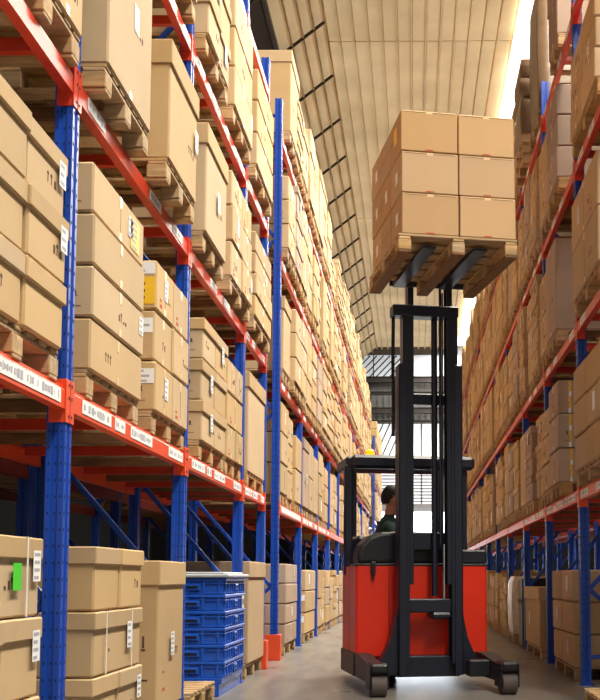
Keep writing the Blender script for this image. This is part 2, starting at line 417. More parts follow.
# ------------------------------------------------------------------ pallets
def pallet_geo(w, d, h=.14):
    """w along y, d along x. returns list of (name, box)"""
    out = []; t = .02
    n = 7
    for i in range(n): u = -w / 2 + .05 + (w - .1) * i / (n - 1); out.append(('deck_board', (-d / 2, d / 2, u - .046, u + .046, h - t, h)))
    for i in (-1, 0, 1):
        x = i * (d / 2 - .06); out.append(('cross_board', (x - .055, x + .055, -w / 2, w / 2, h - 2 * t, h - t)))
        for j in (-1, 0, 1): y = j * (w / 2 - .06); out.append(('block', (x - .06, x + .06, y - .06, y + .06, t, h - 2 * t)))
    for j in (-1, 0, 1): y = j * (w / 2 - .06); out.append(('bottom_board', (-d / 2, d / 2, y - .05, y + .05, 0, t)))
    return out
pcache = {}
def pallet_mesh(w, d, mt='wood'):
    k = (round(w, 2), round(d, 2), mt)
    if k not in pcache:
        b = MB()
        for n, bx in pallet_geo(*k[:2]): b.cbox(*bx, mt, .004)
        o = b.build('pallet'); pcache[k] = o.data; bpy.data.objects.remove(o)
    return pcache[k]
partcache = {}
def detailed_pallet(w, d, loc, rz, mt, **k):
    root = empty('wooden_pallet', loc, rz, **k)
    for n, bx in pallet_geo(round(w, 2), round(d, 2)):
        b = MB(); b.cbox(*bx, mt, .004); b.build(n, root)
    return root

# ------------------------------------------------------------------ cartons
def carton(w, d, h, s, rr, style, near, mt='card', extras=(), loc=(0, 0, 0), rz=0):
    """w along y, d along x, aisle face on the -s side. Body mesh with child lid, straps and labels"""
    b = MB(); ax = -s * d / 2; ay = -w / 2
    bh = h if style != 'lid' else h - .002
    b.cbox(-d / 2, d / 2, -w / 2, w / 2, 0, bh, mt, .010)
    def aisle(y0, y1, z0, z1, m, t=.0015):
        xs = sorted((ax - s * .0, ax - s * t)); b.box(*xs, y0, y1, z0, z1, m)
    def nearf(x0, x1, z0, z1, m, t=.0015): b.box(x0, x1, ay - t, ay, z0, z1, m)
    if near:
        if style == 'plain':
            aisle(-.0015, .0015, h * .02, h * .97, 'seam', .001) if rr.random() < .35 else None
            aisle(-.025, .025, h - .07, h - .008, 'tape'); aisle(-.025, .025, .008, .05, 'tape')
            nearf(-d * .3 - .025, -d * .3 + .025, h - .06, h - .008, 'tape')
        if rr.random() < .75:
            y = rr.uniform(-.3, .2) * w
            z = h * .35
            for k in range(rr.choice((2, 3, 4))):
                a = y + k * .045
                if rr.random() < .5:
                    aisle(a, a + .006, z, z + .05, 'ink'); aisle(a - .008, a + .014, z + .035, z + .045, 'ink')
                else: aisle(a, a + .022, z, z + rr.uniform(.01, .04), 'ink')
        if rr.random() < .3: aisle(-.3 * w, -.3 * w + .06, h * .12, h * .12 + .02, 'redink'); aisle(-.3 * w, -.3 * w + .04, h * .24, h * .24 + .015, 'redink')
        q = -s * (d / 2 - .09)
        if rr.random() < .5:
            nearf(q - .007, q + .007, h * .42, h * .5, 'ink'); nearf(q - .013, q + .013, h * .4, h * .415, 'ink')
            nearf(q - .03, q + .03, h * .2, h * .212, 'ink')
    o = b.build('carton', None, loc, rz)
    if style == 'lid':
        l = MB(); e = .013; lh = min(.085, h * .3) if h < .6 else .15
        l.cbox(-d / 2 - e, d / 2 + e, -w / 2 - e, w / 2 + e, h - lh, h + .004, mt, .006); l.build('lid', o)
    def lab(nm, text, m, y, z, lw, lh, face='aisle', pr=True):
        l = MB(); t = .0145 if (style == 'lid') else .003
        def q(a, e, z0, z1, mm, tt):
            if face == 'aisle': xs = sorted((ax - s * (tt - .0008), ax - s * tt)); l.box(*xs, a, e, z0, z1, mm)
            else: l.box(min(-s * a, -s * e), max(-s * a, -s * e), ay - tt, ay - tt + .0008, z0, z1, mm)
        q(y, y + lw, z, z + lh, m, t)
        if pr:
            n = max(2, int(lh / .03))
            for i in range(n):
                zz = z + lh * (i + .5) / n; q(y + lw * .12, y + lw * rr.uniform(.55, .9), zz - lh * .12 / n * 2, zz + lh * .1 / n * 2, 'grey_print', t + .0006)
        tag(l.build(nm, o), text)
    for ex in extras:
        if ex == 'label': lab('label', 'white paper label', 'paper', rr.uniform(-.1, .2) * w, h * .35, .1, min(.15, h * .45))
        if ex == 'label_corner': lab('label', 'white paper label', 'paper', w / 2 - .11, h * .45, .09, min(.14, h * .4))
        if ex == 'label_near': lab('label', 'white paper label on the end face', 'paper', d / 2 - .2, h * .55, .19, h * .3, 'near')
        if ex == 'yellow_near':
            lab('label', 'white paper label on the end face', 'paper', d / 2 - .21, h * .72, .2, h * .24, 'near')
            lab('label', 'yellow label with black bars', 'yellow', d / 2 - .24, h * .1, .23, h * .55, 'near', False)
            l = MB(); a = d / 2 - .1
            for i in range(3): l.box(-s * a - .03, -s * a + .03, ay - .006, ay - .005, h * (.2 + .14 * i), h * (.26 + .14 * i), 'ink')
            l.box(-s * a - .045, -s * a - .03, ay - .006, ay - .005, h * .2, h * .54, 'ink'); l.build('printed_mark', o)
        if ex == 'yellow': lab('label', 'yellow paper label', 'yellow', w * .12, h * .35, .15, h * .5)
        if ex == 'yellow_big': lab('label', 'pale yellow paper label', 'yellow', w * .2, h * .15, .2, h * .7)
        if ex == 'green': lab('sticker', 'green rectangular sticker', 'green', w * .12, h * .34, .095, h * .34, 'aisle', False)
        if ex in ('strap', 'strap2'):
            for yy in ((.3,) if ex == 'strap' else (-.3, .25)):
                l = MB(); e = .015; y = yy * w
                for bx in ((-d / 2 - e, -d / 2 - e + .002, 0, h), (d / 2 + e - .002, d / 2 + e, 0, h)): l.box(bx[0], bx[1], y - .008, y + .008, bx[2] + .002, bx[3] + .004, 'strap')
                l.box(-d / 2 - e, d / 2 + e, y - .008, y + .008, h + .0045, h + .006, 'strap'); tag(l.build('strap', o), 'white plastic packing strap')
        if ex == 'yellow_tape':
            l = MB(); q = -s * d / 2 + s * .12
            for i in range(6): l.box(q - .012 + .004 * (i % 2), q + .012 + .004 * (i % 2), ay - .003, ay - .001, h * i / 6 + .002, h * (i + 1) / 6 - .002, 'yellow' if i % 3 else 'paper')
            tag(l.build('tape', o), 'yellow and white tape strip')
    return o

# load: dict(side, level, y0,y1, top, x, layers=[cols...], style, extras)
PH = .14
LOADS = []
def base(side, lv): return (0 if lv == 0 else (Z_LEFT if side < 0 else Z_RIGHT)[lv - 1] + BH)
def load(side, lv, y0, y1, top, layers, style='plain', x=None, depth=1.0, ex={}, bay='', pos='', look=None, mt='card'):
    if x is None: x = (-1.57 if lv < 2 else -1.5) if side < 0 else (1.44 if lv > 0 else 1.46)
    LOADS.append(dict(side=side, lv=lv, y0=y0, y1=y1, top=top, layers=layers, style=style, x=x, depth=depth, ex=ex, bay=bay, pos=pos, look=look, mt=mt))
# ---- left, explicit near loads
load(-1, 0, 3.86, 4.80, 1.13, [2, 2, 1], 'lid', bay='first left bay', pos='the', ex={(2, 0): ['strap', 'green', 'label_corner'], (1, 1): ['label_corner'], (1, 0): ['strap']})
load(-1, 0, 5.60, 6.58, 1.12, [2, 1, 2], 'lid', bay='second left bay', pos='nearest', ex={(1, 0): ['strap2', 'label'], (0, 1): ['label_corner']})
load(-1, 0, 6.98, 7.76, 1.07, [1], 'lid', bay='second left bay', pos='farthest', look='tall', ex={(0, 0): ['label']})
load(-1, 0, 10.78, 11.95, 1.12, [1], 'lid', bay='fourth left bay', pos='the', look='tall')
load(-1, 1, 3.95, 5.00, 2.87, [2, 2, 2], 'lid', bay='first left bay', pos='the', ex={(1, 1): ['label_corner'], (2, 1): ['label_corner']})
load(-1, 1, 5.43, 6.48, 3.03, [1, 1, 1, 1], bay='second left bay', pos='nearest', ex={(3, 0): ['label', 'yellow_big'], (1, 0): ['label_corner']})
load(-1, 1, 6.80, 7.80, 2.92, [2, 2, 2], bay='second left bay', pos='farthest', ex={(2, 0): ['yellow_near', 'label'], (1, 0): ['label_near'], (0, 0): ['label_near', 'label']})
load(-1, 1, 8.32, 9.42, 2.91, [2, 2, 2], 'lid', bay='third left bay', pos='nearest', ex={(0, 0): ['label'], (1, 0): ['label'], (2, 1): ['label']})
load(-1, 1, 9.50, 10.36, 2.84, [2, 1, 2], bay='third left bay', pos='farthest')
load(-1, 1, 10.75, 11.95, 2.95, [1], 'lid', bay='fourth left bay', pos='the', look='tall')
load(-1, 2, 4.15, 5.07, 4.5, [2, 2, 2], x=-1.53, bay='first left bay', pos='the')
load(-1, 2, 5.30, 6.20, 4.66, [1], x=-1.475, bay='second left bay', pos='nearest', look='tall', ex={(0, 0): ['label']})
load(-1, 2, 6.55, 7.42, 4.21, [1], 'lid', x=-1.45, bay='second left bay', pos='farthest', look='tall', ex={(0, 0): ['label_corner']})
load(-1, 2, 7.98, 8.88, 4.28, [1], 'lid', bay='third left bay', pos='nearest', look='tall', ex={(0, 0): ['label']})
load(-1, 2, 9.20, 10.35, 4.38, [2, 2, 2], bay='third left bay', pos='farthest', ex={(2, 0): ['yellow'], (1, 0): ['label'], (0, 1): ['label_corner']})
load(-1, 2, 10.62, 11.82, 4.30, [1, 1, 1, 1], bay='fourth left bay', pos='the', ex={(2, 0): ['label']})
load(-1, 3, 5.3, 6.3, 6.0, [1], bay='second left bay', pos='nearest', look='tall')
load(-1, 3, 6.6, 7.6, 6.0, [2, 2, 2], bay='second left bay', pos='farthest')
load(-1, 3, 7.98, 8.98, 5.95, [2, 2, 2], 'lid', bay='third left bay', pos='nearest', ex={(0, 1): ['label'], (1, 0): ['yellow']})
load(-1, 3, 9.25, 10.3, 6.0, [1, 1, 1], bay='third left bay', pos='farthest', ex={(0, 0): ['label_corner']})
load(-1, 3, 10.62, 11.85, 5.92, [1, 1, 1], bay='fourth left bay', pos='the')
# rack beyond the gap, first bay
load(-1, 0, 14.0, 15.35, 1.14, [1, 1, 1, 1], bay='fifth left bay', pos='the', mt='cardgrey', ex={(3, 0): ['yellow', 'label'], (1, 0): ['label']})
load(-1, 0, 16.55, 18.2, 1.08, [1, 1, 1], bay='sixth left bay', pos='the', ex={(2, 0): ['yellow_near'], (1, 0): ['label_near'], (0, 0): ['label_near']})
load(-1, 4, 13.55, 14.5, 7.52, [1], 'lid', bay='fifth left bay', pos='nearest', look='tall')
# ---- right, explicit near loads
for lv, tp in ((1, 2.82), (2, 4.35), (3, 5.70), (4, 7.5)):
    load(1, lv, 8.7, 10.12, tp, [2, 2, 2] if lv != 2 else [1, 1], bay='first right bay', pos='the', ex={(1, 0): ['label']})
load(1, 0, 10.5, 12.0, 1.04, [2, 2, 2], bay='second right bay', pos='nearest', ex={(0, 0): ['label'], (1, 1): ['label'], (2, 0): ['label']})
load(1, 0, 13.3, 15.0, .85, [1], 'lid', bay='third right bay', pos='the', look='tall', ex={(0, 0): ['label']})
load(1, 1, 11.15, 11.9, 2.93, [1, 1, 1], x=1.43, bay='second right bay', pos='nearest', mt='cardgrey', ex={(0, 0): ['yellow_tape'], (1, 0): ['yellow_tape'], (2, 0): ['yellow_tape']})
load(1, 1, 11.98, 12.72, 2.8, [1, 1, 1], bay='second right bay', pos='farthest')
load(1, 2, 11.2, 12.0, 4.4, [1], x=1.42, bay='second right bay', pos='nearest', look='tall', mt='cardgrey')
load(1, 2, 12.05, 12.72, 4.3, [1, 1], bay='second right bay', pos='farthest')
load(1, 3, 10.95, 11.8, 5.9, [1, 1, 1], x=1.42, bay='second right bay', pos='nearest', mt='cardgrey')
load(1, 3, 11.88, 12.7, 5.8, [1, 1], bay='second right bay', pos='farthest')
load(1, 4, 11.0, 11.7, 7.4, [1, 1], bay='second right bay', pos='nearest', mt='cardgrey')
# ---- fill the rest of the bays
rr = random.Random(11)
def fill(side, ys, first, skip):
    for bi, (a, e) in enumerate(zip(ys, ys[1:])):
        word = ORD[first + bi] + (' left bay' if side < 0 else ' right bay')
        for lv in range(5):
            n = 3; lo = a + .12; hi = e - .08; st = (hi - lo) / n
            for k in range(n):
                if (bi, lv, k) in skip or (bi, lv) in skip: continue
                y0 = lo + st * k + rr.uniform(.01, .07); y1 = lo + st * (k + 1) - rr.uniform(.01, .06)
                b0 = base(side, lv) + PH
                hh = rr.uniform(.8, 1.02) if lv == 0 else rr.uniform(.86, 1.2) if lv == 4 else rr.uniform(.9, 1.12)
                if lv == 4 and side < 0 and rr.random() < .3: hh = rr.uniform(.5, .8)
                hh = min(hh, 1.18)
                ly = rr.choice([[1], [1, 1], [1, 1, 1], [1, 1, 1], [1, 1, 1, 1], [2, 2, 2], [1, 1, 1]])
                ex = {}
                for i in range(len(ly)):
                    if rr.random() < .35: ex[(i, 0)] = [rr.choice(['label', 'label', 'label_corner', 'yellow' if rr.random() < .4 else 'label'])]
                load(side, lv, y0, y1, b0 + hh, ly, 'lid' if rr.random() < .3 else 'plain', bay=word, pos=['nearest', 'middle', 'farthest'][k], ex=ex, look='tall' if len(ly) == 1 else None,
                     mt='cardgrey' if rr.random() < .15 else 'card', x=None if rr.random() < .6 else ((-1.57 if lv < 2 else -1.5) - rr.uniform(0, .06) if side < 0 else 1.44 + rr.uniform(0, .07)))
fill(-1, YB, 4, {(0, 0), (1, 0), (0, 4, 0)})
fill(1, YR[2:], 2, {(0, 0), (0, 4), (1, 0, 0), (1, 0, 1), (1, 0, 2)})
for bi, (a, e) in enumerate(zip([46.2, 48.9, 51.6], [48.9, 51.6, 54.3])):
    for lv in range(5):
        for k in range(3):
            y0 = a + .12 + .84 * k; load(-1, lv, y0, y0 + .78, base(-1, lv) + PH + rr.uniform(.8, 1.1), [1, 1, 1], bay='far small rack', pos=['nearest', 'middle', 'farthest'][k])
# boxes in the dark second row, floor and first shelf
for side, X, ys in ((-1, -3.0, [3.4 + 2.7 * i for i in range(7)]), (1, 2.95, [7.7 + 2.6 * i for i in range(8)])):
    for i, (a, e) in enumerate(zip(ys, ys[1:])):
        for lv in (0, 1, 2):
            for k in range(2):
                if rr.random() < (.3 if lv == 0 else .1): continue
                y0 = a + .15 + 1.2 * k; load(side, lv, y0, y0 + rr.uniform(.85, 1.1), base(side, lv) + PH + rr.uniform(.5, .8), [1, 1], x=X + side * .1, bay='dark row behind', pos='hidden')

shelf_word = ['on floor', 'first shelf', 'second shelf', 'third shelf', 'fourth shelf']
BOX = []; PAL = []
for ld in LOADS:
    s = ld['side']; b0 = base(s, ld['lv']); z = b0 + PH; H = ld['top'] - z; n = len(ld['layers']); W = ld['y1'] - ld['y0']
    x0, x1 = sorted((ld['x'], ld['x'] + s * ld['depth'])); xc = (x0 + x1) / 2
    pa = view_area(x0, x1, ld['y0'], ld['y1'], b0, b0 + PH)
    dim = 'second row' if ld['bay'] == 'dark row behind' else None
    key = (s, ld['lv'], ld['y0'])
    if pa > 0: PAL.append(((pa * (.01 if dim else 1)), ld, xc, b0))
    for i, nc in enumerate(ld['layers']):
        za, zb_ = z + H * i / n, z + H * (i + 1) / n
        for c_ in range(nc):
            ya, yb_ = ld['y0'] + W * c_ / nc, ld['y0'] + W * (c_ + 1) / nc
            ar = view_area(x0, x1, ya, yb_, za, zb_)
            if ar > 0: BOX.append((ar * (.001 if dim else 1), ld, i, c_, xc, (ya + yb_) / 2, za, yb_ - ya, zb_ - za))
BOX.sort(key=lambda t: -t[0]); PAL.sort(key=lambda t: -t[0])
NIND = 282
far = MB()
for q, (ar, ld, i, c_, xc, yc, za, w, h) in enumerate(BOX):
    r2 = random.Random(int(yc * 977) + int(za * 131)); s = ld['side']; n = len(ld['layers'])
    ex = ld['ex'].get((i, c_), [])
    g = .007 if ld['style'] == 'plain' else .015
    jx = r2.uniform(-.008, .008); W_, D_, H_ = w - 2 * g, ld['depth'] - .02, h - .010
    if q < NIND:
        lay = ('' if n == 1 else 'top layer' if i == n - 1 else 'bottom layer' if i == 0 else 'middle layer' if n == 3 else ORD[i] + ' layer')
        colw = '' if ld['layers'][i] == 1 else ('near column' if c_ == 0 else 'far column')
        adj = []
        if ld['mt'] == 'cardgrey': adj.append('greyish')
        else: adj.append('brown')
        if ld['look'] == 'tall': adj.append('tall')
        if ld['style'] == 'lid': adj.append('lidded')
        if 'green' in ex: adj.append('green-stickered')
        elif any(e.startswith('yellow') and e != 'yellow_tape' for e in ex): adj.append('yellow-labelled')
        elif 'yellow_tape' in ex: adj.append('yellow-taped')
        elif any(e.startswith('label') for e in ex): adj.append('white-labelled')
        st = '' if n == 1 and ld['pos'] == 'the' else {'the': '', 'nearest': 'nearest stack', 'middle': 'middle stack', 'farthest': 'farthest stack', 'hidden': ''}[ld['pos']]
        lab = ', '.join(t for t in [' '.join(adj) + ' carton', lay, colw, st, shelf_word[ld['lv']], ld['bay']] if t)
        o = carton(W_, D_, H_, s, r2, ld['style'], q < 190, ld['mt'], ex, (xc + jx, yc, za), 0)
        tag(o, lab, 'box', 'cartons stored on the %s racks' % ('left' if s < 0 else 'right'))
    else:
        far.cbox(xc + jx - D_ / 2, xc + jx + D_ / 2, yc - W_ / 2, yc + W_ / 2, za, za + H_, 'cards', .014)
        if ex:
            xf = xc + jx - s * D_ / 2; xs = sorted((xf, xf - s * .002)); y = yc + r2.uniform(-.2, .1) * w; z = za + h * .3
            far.box(*xs, y, y + .12, z, z + min(.18, h * .5), 'yellow' if ex[0] == 'yellow' else 'paper')
        if ld['style'] == 'lid': far.cbox(xc + jx - D_ / 2 - .015, xc + jx + D_ / 2 + .015, yc - W_ / 2 - .01, yc + W_ / 2 + .01, za + H_ - .09, za + H_ + .004, 'cards', .006)
tag(far.build('stacked_cartons'), 'all the small distant brown cartons stacked farther down both racks', 'box', kind='stuff')
far = MB()
for q, (ar, ld, xc, b0) in enumerate(PAL):
    w = ld['y1'] - ld['y0'] - .01; yc = (ld['y0'] + ld['y1']) / 2; d = ld['depth'] - .05
    if q < 200:
        st = {'the': 'stack', 'nearest': 'nearest stack', 'middle': 'middle stack', 'farthest': 'farthest stack', 'hidden': 'stack'}[ld['pos']]
        lab = 'wooden pallet under the %s, %s, %s' % (st, shelf_word[ld['lv']], ld['bay'])
        k = dict(label=lab, cat='pallet', group='wooden pallets under the stored cartons')
        if q < 14: detailed_pallet(w, d, (xc, yc, b0), 0, 'wood', **k)
        else: tag(inst(pallet_mesh(w, d), 'wooden_pallet', None, (xc, yc, b0)), **k)
    else:
        for n, bx in pallet_geo(w, d):
            if n != 'cross_board': far.box(bx[0] + xc, bx[1] + xc, bx[2] + yc, bx[3] + yc, bx[4] + b0, bx[5] + b0, 'woods')
tag(far.build('distant_pallets'), 'the small distant wooden pallets under the far cartons', 'pallet', kind='stuff')
print('cartons', len(BOX), 'pallets', len(PAL))

# ------------------------------------------------------------------ right side specials
def bulge(name, x0, x1, y0, y1, z0, z1, amp, m, seed, n=7, lean=0):
    """wrapped, bulging stack surface"""
    r = random.Random(seed); b = MB(); vs = []; fs = []
    ring = []
    for i in range(n): ring.append((x0 + (x1 - x0) * i / n, y0))
    for i in range(n): ring.append((x1, y0 + (y1 - y0) * i / n))
    for i in range(n): ring.append((x1 - (x1 - x0) * i / n, y1))
    for i in range(n): ring.append((x0, y1 - (y1 - y0) * i / n))
    cx, cy = (x0 + x1) / 2, (y0 + y1) / 2; K = 12; R = len(ring)
    for k in range(K + 1):
        t = k / K; f = 1 + amp * math.sin(PI * min(1, t * 1.02)) - .06 * (t > .93)
        for (x, y) in ring:
            e = r.uniform(-.008, .008); vs.append((cx + (x - cx) * (f + e) + lean * t, cy + (y - cy) * (f + e), z0 + (z1 - z0) * t))
    for k in range(K):
        for i in range(R): fs.append((k * R + i, k * R + (i + 1) % R, (k + 1) * R + (i + 1) % R, (k + 1) * R + i))
    fs.append(tuple(range(R))[::-1]); fs.append(tuple(range(K * R, K * R + R)))
    b.add(vs, fs, m, None, True); return b
z4 = Z_RIGHT[3] + BH
def rp(x, y, z, w, d, label): return tag(inst(pallet_mesh(w, d), 'wooden_pallet', None, (x, y, z)), label, 'pallet', 'wooden pallets under the stored cartons')
for k in range(3): rp(1.92, 14.75, z4 + .142 * k, .9, 1.0, ['lowest', 'middle', 'top'][k] + ' of three piled pallets under the wrapped cartons high on the right')
z = z4 + .142 * 3
for k, hh_ in enumerate((.5, .26, .26)):
    o = bulge('wrapped_carton', 1.42, 2.4, 14.3, 15.2, 0, hh_ - .005, .03 if k != 1 else .06, 'film', k, 7).build('wrapped_carton')
    o.location = (0, 0, z); z += hh_
    tag(o, 'grey-brown film-wrapped carton, %s of the bulging stack high on the right rack' % ('bottom', 'middle', 'top')[k], 'box', 'film wrapped cartons on the right rack')
rp(1.97, 13.42, z4, .9, 1.0, 'wooden pallet under the tall film-wrapped sack, fourth shelf, right rack')
o = bulge('wrapped_sack', 1.5, 2.45, 12.95, 13.9, z4 + .14, 8.2, .04, 'film', 9).build('wrapped_sack')
tag(o, 'tall grey-brown film-wrapped load high on the right rack, beside the white skylight', 'sack')
# floor level right, beyond the tall carton
rp(1.95, 17.0, 0, .9, 1.0, 'wooden pallet under the white wrapped bales on the right floor')
o = bulge('wrapped_bale', 1.46, 2.4, 16.6, 17.4, .14, .98, .05, 'wrap', 4).build('wrapped_bale')
tag(o, 'white film-wrapped bale on the floor under the right rack', 'bale')
b = MB(); b.cbox(1.5, 2.4, 15.7, 16.25, 0, .95, 'blackp', .02); b.cbox(1.49, 2.41, 15.69, 16.26, .6, .66, 'ink', .01)
tag(b.build('dark_bin'), 'dark plastic bin on the floor between blue posts of the right rack', 'bin')

# ------------------------------------------------------------------ crates
rootp = empty('plastic_pallet', (-2.05, 9.76, 0), label='blue plastic pallet under the stack of blue crates', cat='pallet')
b = MB(); b.cbox(-.5, .5, -.55, .55, .1, .15, 'crate', .006); b.build('deck', rootp)
for sx in (-.42, 0, .42):
    b = MB(); b.cbox(sx - .06, sx + .06, -.55, .55, 0, .1, 'crate', .006); b.build('runner', rootp)
CH = .135
cmesh = None
def crate_mesh():
    b = MB(); w, d, h = 1.08, 1.0, CH
    b.cbox(-d / 2 + .02, d / 2 - .02, -w / 2 + .02, w / 2 - .02, 0, h - .008, 'crate', .006)
    b.cbox(-d / 2, d / 2, -w / 2, w / 2, h - .03, h - .004, 'crate', .006)
    b.cbox(-d / 2 + .005, d / 2 - .005, -w / 2 + .005, w / 2 - .005, h - .055, h - .045, 'crate', .003)
    b.cbox(-d / 2 + .01, d / 2 - .01, -w / 2 + .01, w / 2 - .01, .0, .015, 'crate', .003)
    for i in range(9):
        y = -w / 2 + .06 + i * (w - .12) / 8; b.cbox(d / 2 - .02, d / 2 - .004, y - .01, y + .01, 0, h - .03, 'crate', .003)
    for i in range(8):
        x = -d / 2 + .06 + i * (d - .12) / 7; b.cbox(x - .01, x + .01, -w / 2 + .004, -w / 2 + .02, 0, h - .03, 'crate', .003)
    return b
src = crate_mesh().build('blue_crate'); cmesh = src.data; bpy.data.objects.remove(src)
hb = MB(); hb.cbox(-.07, .07, -.008, .012, .0, .05, 'crate', .006); hb.box(-.05, .05, -.0085, -.0075, .012, .036, 'hole')
hm_o = hb.build('handle'); hm = hm_o.data; bpy.data.objects.remove(hm_o)
z = .15; words = ['bottom', 'second from the bottom', 'third from the bottom', 'third from the top', 'second from the top', 'topmost']
for k in range(6):
    o = inst(cmesh, 'blue_crate', None, (-2.03 + .004 * (k % 2), 9.76, z))
    tag(o, 'flat blue plastic crate, %s of the crate stack on the left' % words[k], 'crate', 'blue crates in the stack')
    for xx in (-.2, .22): inst(hm, 'handle', o, (xx, -.54, .03))
    h2 = inst(hm, 'handle', o, (.5, 0, .03), PI / 2)
    if k == 4:
        l = MB(); l.box(.503, .505, .33, .43, .0, .11, 'paper'); l.box(.5055, .506, .35, .41, .03, .08, 'hole'); tag(l.build('label', o), 'white label with a dark square')
    z += CH
b = MB(); b.cbox(-.53, .53, -.57, .57, 0, .028, 'lid_grey', .008); b.cbox(-.48, .48, -.52, .52, .028, .045, 'lid_grey', .006)
o = b.build('crate_lid', None, (-2.03, 9.76, z)); tag(o, 'flat grey plastic lid on top of the blue crate stack', 'lid')
detailed_pallet(.95, 1.0, (-2.08, 8.6, 0), 0, 'wood', label='empty wooden pallet on the floor before the blue crates', cat='pallet')
detailed_pallet(1.1, 1.0, (1.77, 8.0, 0), 0, 'wood', label='empty wooden pallet jutting out at the lower right corner, on the floor', cat='pallet')

# ------------------------------------------------------------------ reach truck
A = math.radians(12)
TO = Vector((.077, 10.125, 0)); TM = Matrix.Translation(TO) @ Matrix.Rotation(A, 4, 'Z')
tr = empty('reach_truck', TO, A, label='red and black reach forklift raising a pallet of cartons in the aisle', cat='forklift')
def T(nm, b, label=None, parent=None): o = b.build(nm, parent or tr); return tag(o, label) if label else o
# red battery compartment
b = MB(); b.cbox(-.6, .6, 0, .36, .25, 1.08, 'truck_red', .02)
for x in (-.3, .3): b.box(x - .003, x + .003, -.0015, .001, .27, 1.06, 'hole')
body = T('front_panel', b, 'red front body panel')
b = MB(); b.prism([(-.6, .362), (-.56, .362), (-.56, .8), (-.46, 1.3), (-.5, 1.3), (-.6, .78)], 'z', .25, 1.06, 'truck_red'); T('side_panel', b, 'red side panel')
b = MB(); b.prism([(.6, .362), (.56, .362), (.56, .8), (.46, 1.3), (.5, 1.3), (.6, .78)], 'z', .25, 1.06, 'truck_red'); T('side_panel', b, 'red side panel')
b = MB(); b.prism([(-.46, 1.0), (.46, 1.0), (.44, 1.32), (.3, 1.42), (-.3, 1.42), (-.44, 1.32)], 'z', .25, 1.15, 'truck_red'); T('counterweight', b)
b = MB(); b.prism([(-.6, 0.0), (.6, 0.0), (.6, .8), (.48, 1.4), (-.48, 1.4), (-.6, .8)], 'z', .1, .248, 'chassis')
b.prism([(-.615, .02), (-.595, .02), (-.595, .78), (-.615, .78)], 'z', .1, .30, 'chassis'); T('chassis', b, 'dark grey lower chassis')
# black hood, rounded on the left
b = MB()
prof = [(-.58, 1.082), (.3, 1.082), (.3, 1.36), (-.2, 1.375), (-.36, 1.365), (-.47, 1.33), (-.55, 1.25), (-.58, 1.16)]
b.prism(prof, 'y', .02, .34, 'blackp')
o = T('hood', b, 'rounded black plastic hood'); bv = o.modifiers.new('b', 'BEVEL'); bv.width = .035; bv.segments = 3; bv.limit_method = 'ANGLE'
for p in o.data.polygons: p.use_smooth = False
b = MB(); b.cbox(.305, .6, .02, .34, 1.082, 1.21, 'blackp', .015); b.cbox(-.6, .6, -.004, .345, 1.062, 1.082, 'blackp', .004); T('hood', b, 'flat black right cover')
b = MB(); b.cbox(-.47, -.43, -.05, -.005, .98, 1.1, 'blackp', .008); b.tube((-.45, -.03, .98), (-.45, -.03, .93), .008, 'blackp'); T('hook', b, 'small black hook')
# cab floor, seat, wheel
b = MB(); b.cbox(-.555, .555, .365, .995, .25, .42, 'blackp', .01); T('cab_floor', b)
b = MB(); b.cbox(-.42, -.02, .46, .92, .42, .93, 'blackp', .03); b.cbox(-.52, -.42, .46, .92, .85, 1.35, 'blackp', .03); T('seat', b, 'black driver seat')
b = MB(); b.tube((.32, .62, .42), (.28, .62, 1.16), .03, 'blackp'); T('steering_column', b)
b = MB()
for i in range(20):
    a1, a2 = 2 * PI * i / 20, 2 * PI * (i + 1) / 20
    b.tube((.27 + .13 * math.cos(a1), .62 + .13 * math.sin(a1), 1.18 - .03 * math.cos(a1)), (.27 + .13 * math.cos(a2), .62 + .13 * math.sin(a2), 1.18 - .03 * math.cos(a2)), .012, 'blackp', 8)
b.tube((.14, .62, 1.205), (.40, .62, 1.155), .01, 'blackp'); T('steering_wheel', b)
# overhead guard
og = MB(); og.cbox(-.56, .63, .50, .60, 1.98, 2.11, 'black', .03); og.cbox(-.52, .52, 1.2, 1.28, 2.0, 2.1, 'black', .02)
og.cbox(-.6, -.5, .58, 1.24, 1.99, 2.1, 'black', .02); og.cbox(.53, .61, .58, 1.24, 1.99, 2.1, 'black', .02)
for i in range(7): og.bar((-.38 + .125 * i, .58, 2.07), (-.38 + .125 * i, 1.22, 2.07), .03, .03, 'black')
g = T('overhead_guard', og, 'black overhead guard frame')
for (x, y, z0) in ((-.575, .62, 1.08), (.53, .62, 1.08), (-.44, 1.24, 1.15), (.42, 1.24, 1.15)):
    b = MB(); b.cbox(x - .04, x + .04, y - .04, y + .04, z0 - .1 if y < 1 else z0, 2.02, 'black', .012); T('guard_post', b)
b = MB(); b.tube((-.36, .66, 2.10), (-.36, .66, 2.115), .05, 'blackp', 16); bk = T('beacon', b, 'amber warning beacon')
b = MB(); b.tube((-.36, .66, 2.115), (-.36, .66, 2.16), .045, 'amber', 16, .04); b.tube((-.36, .66, 2.16), (-.36, .66, 2.175), .04, 'amber', 16, .02); tag(b.build('beacon_lens', bk), 'glowing amber lens')
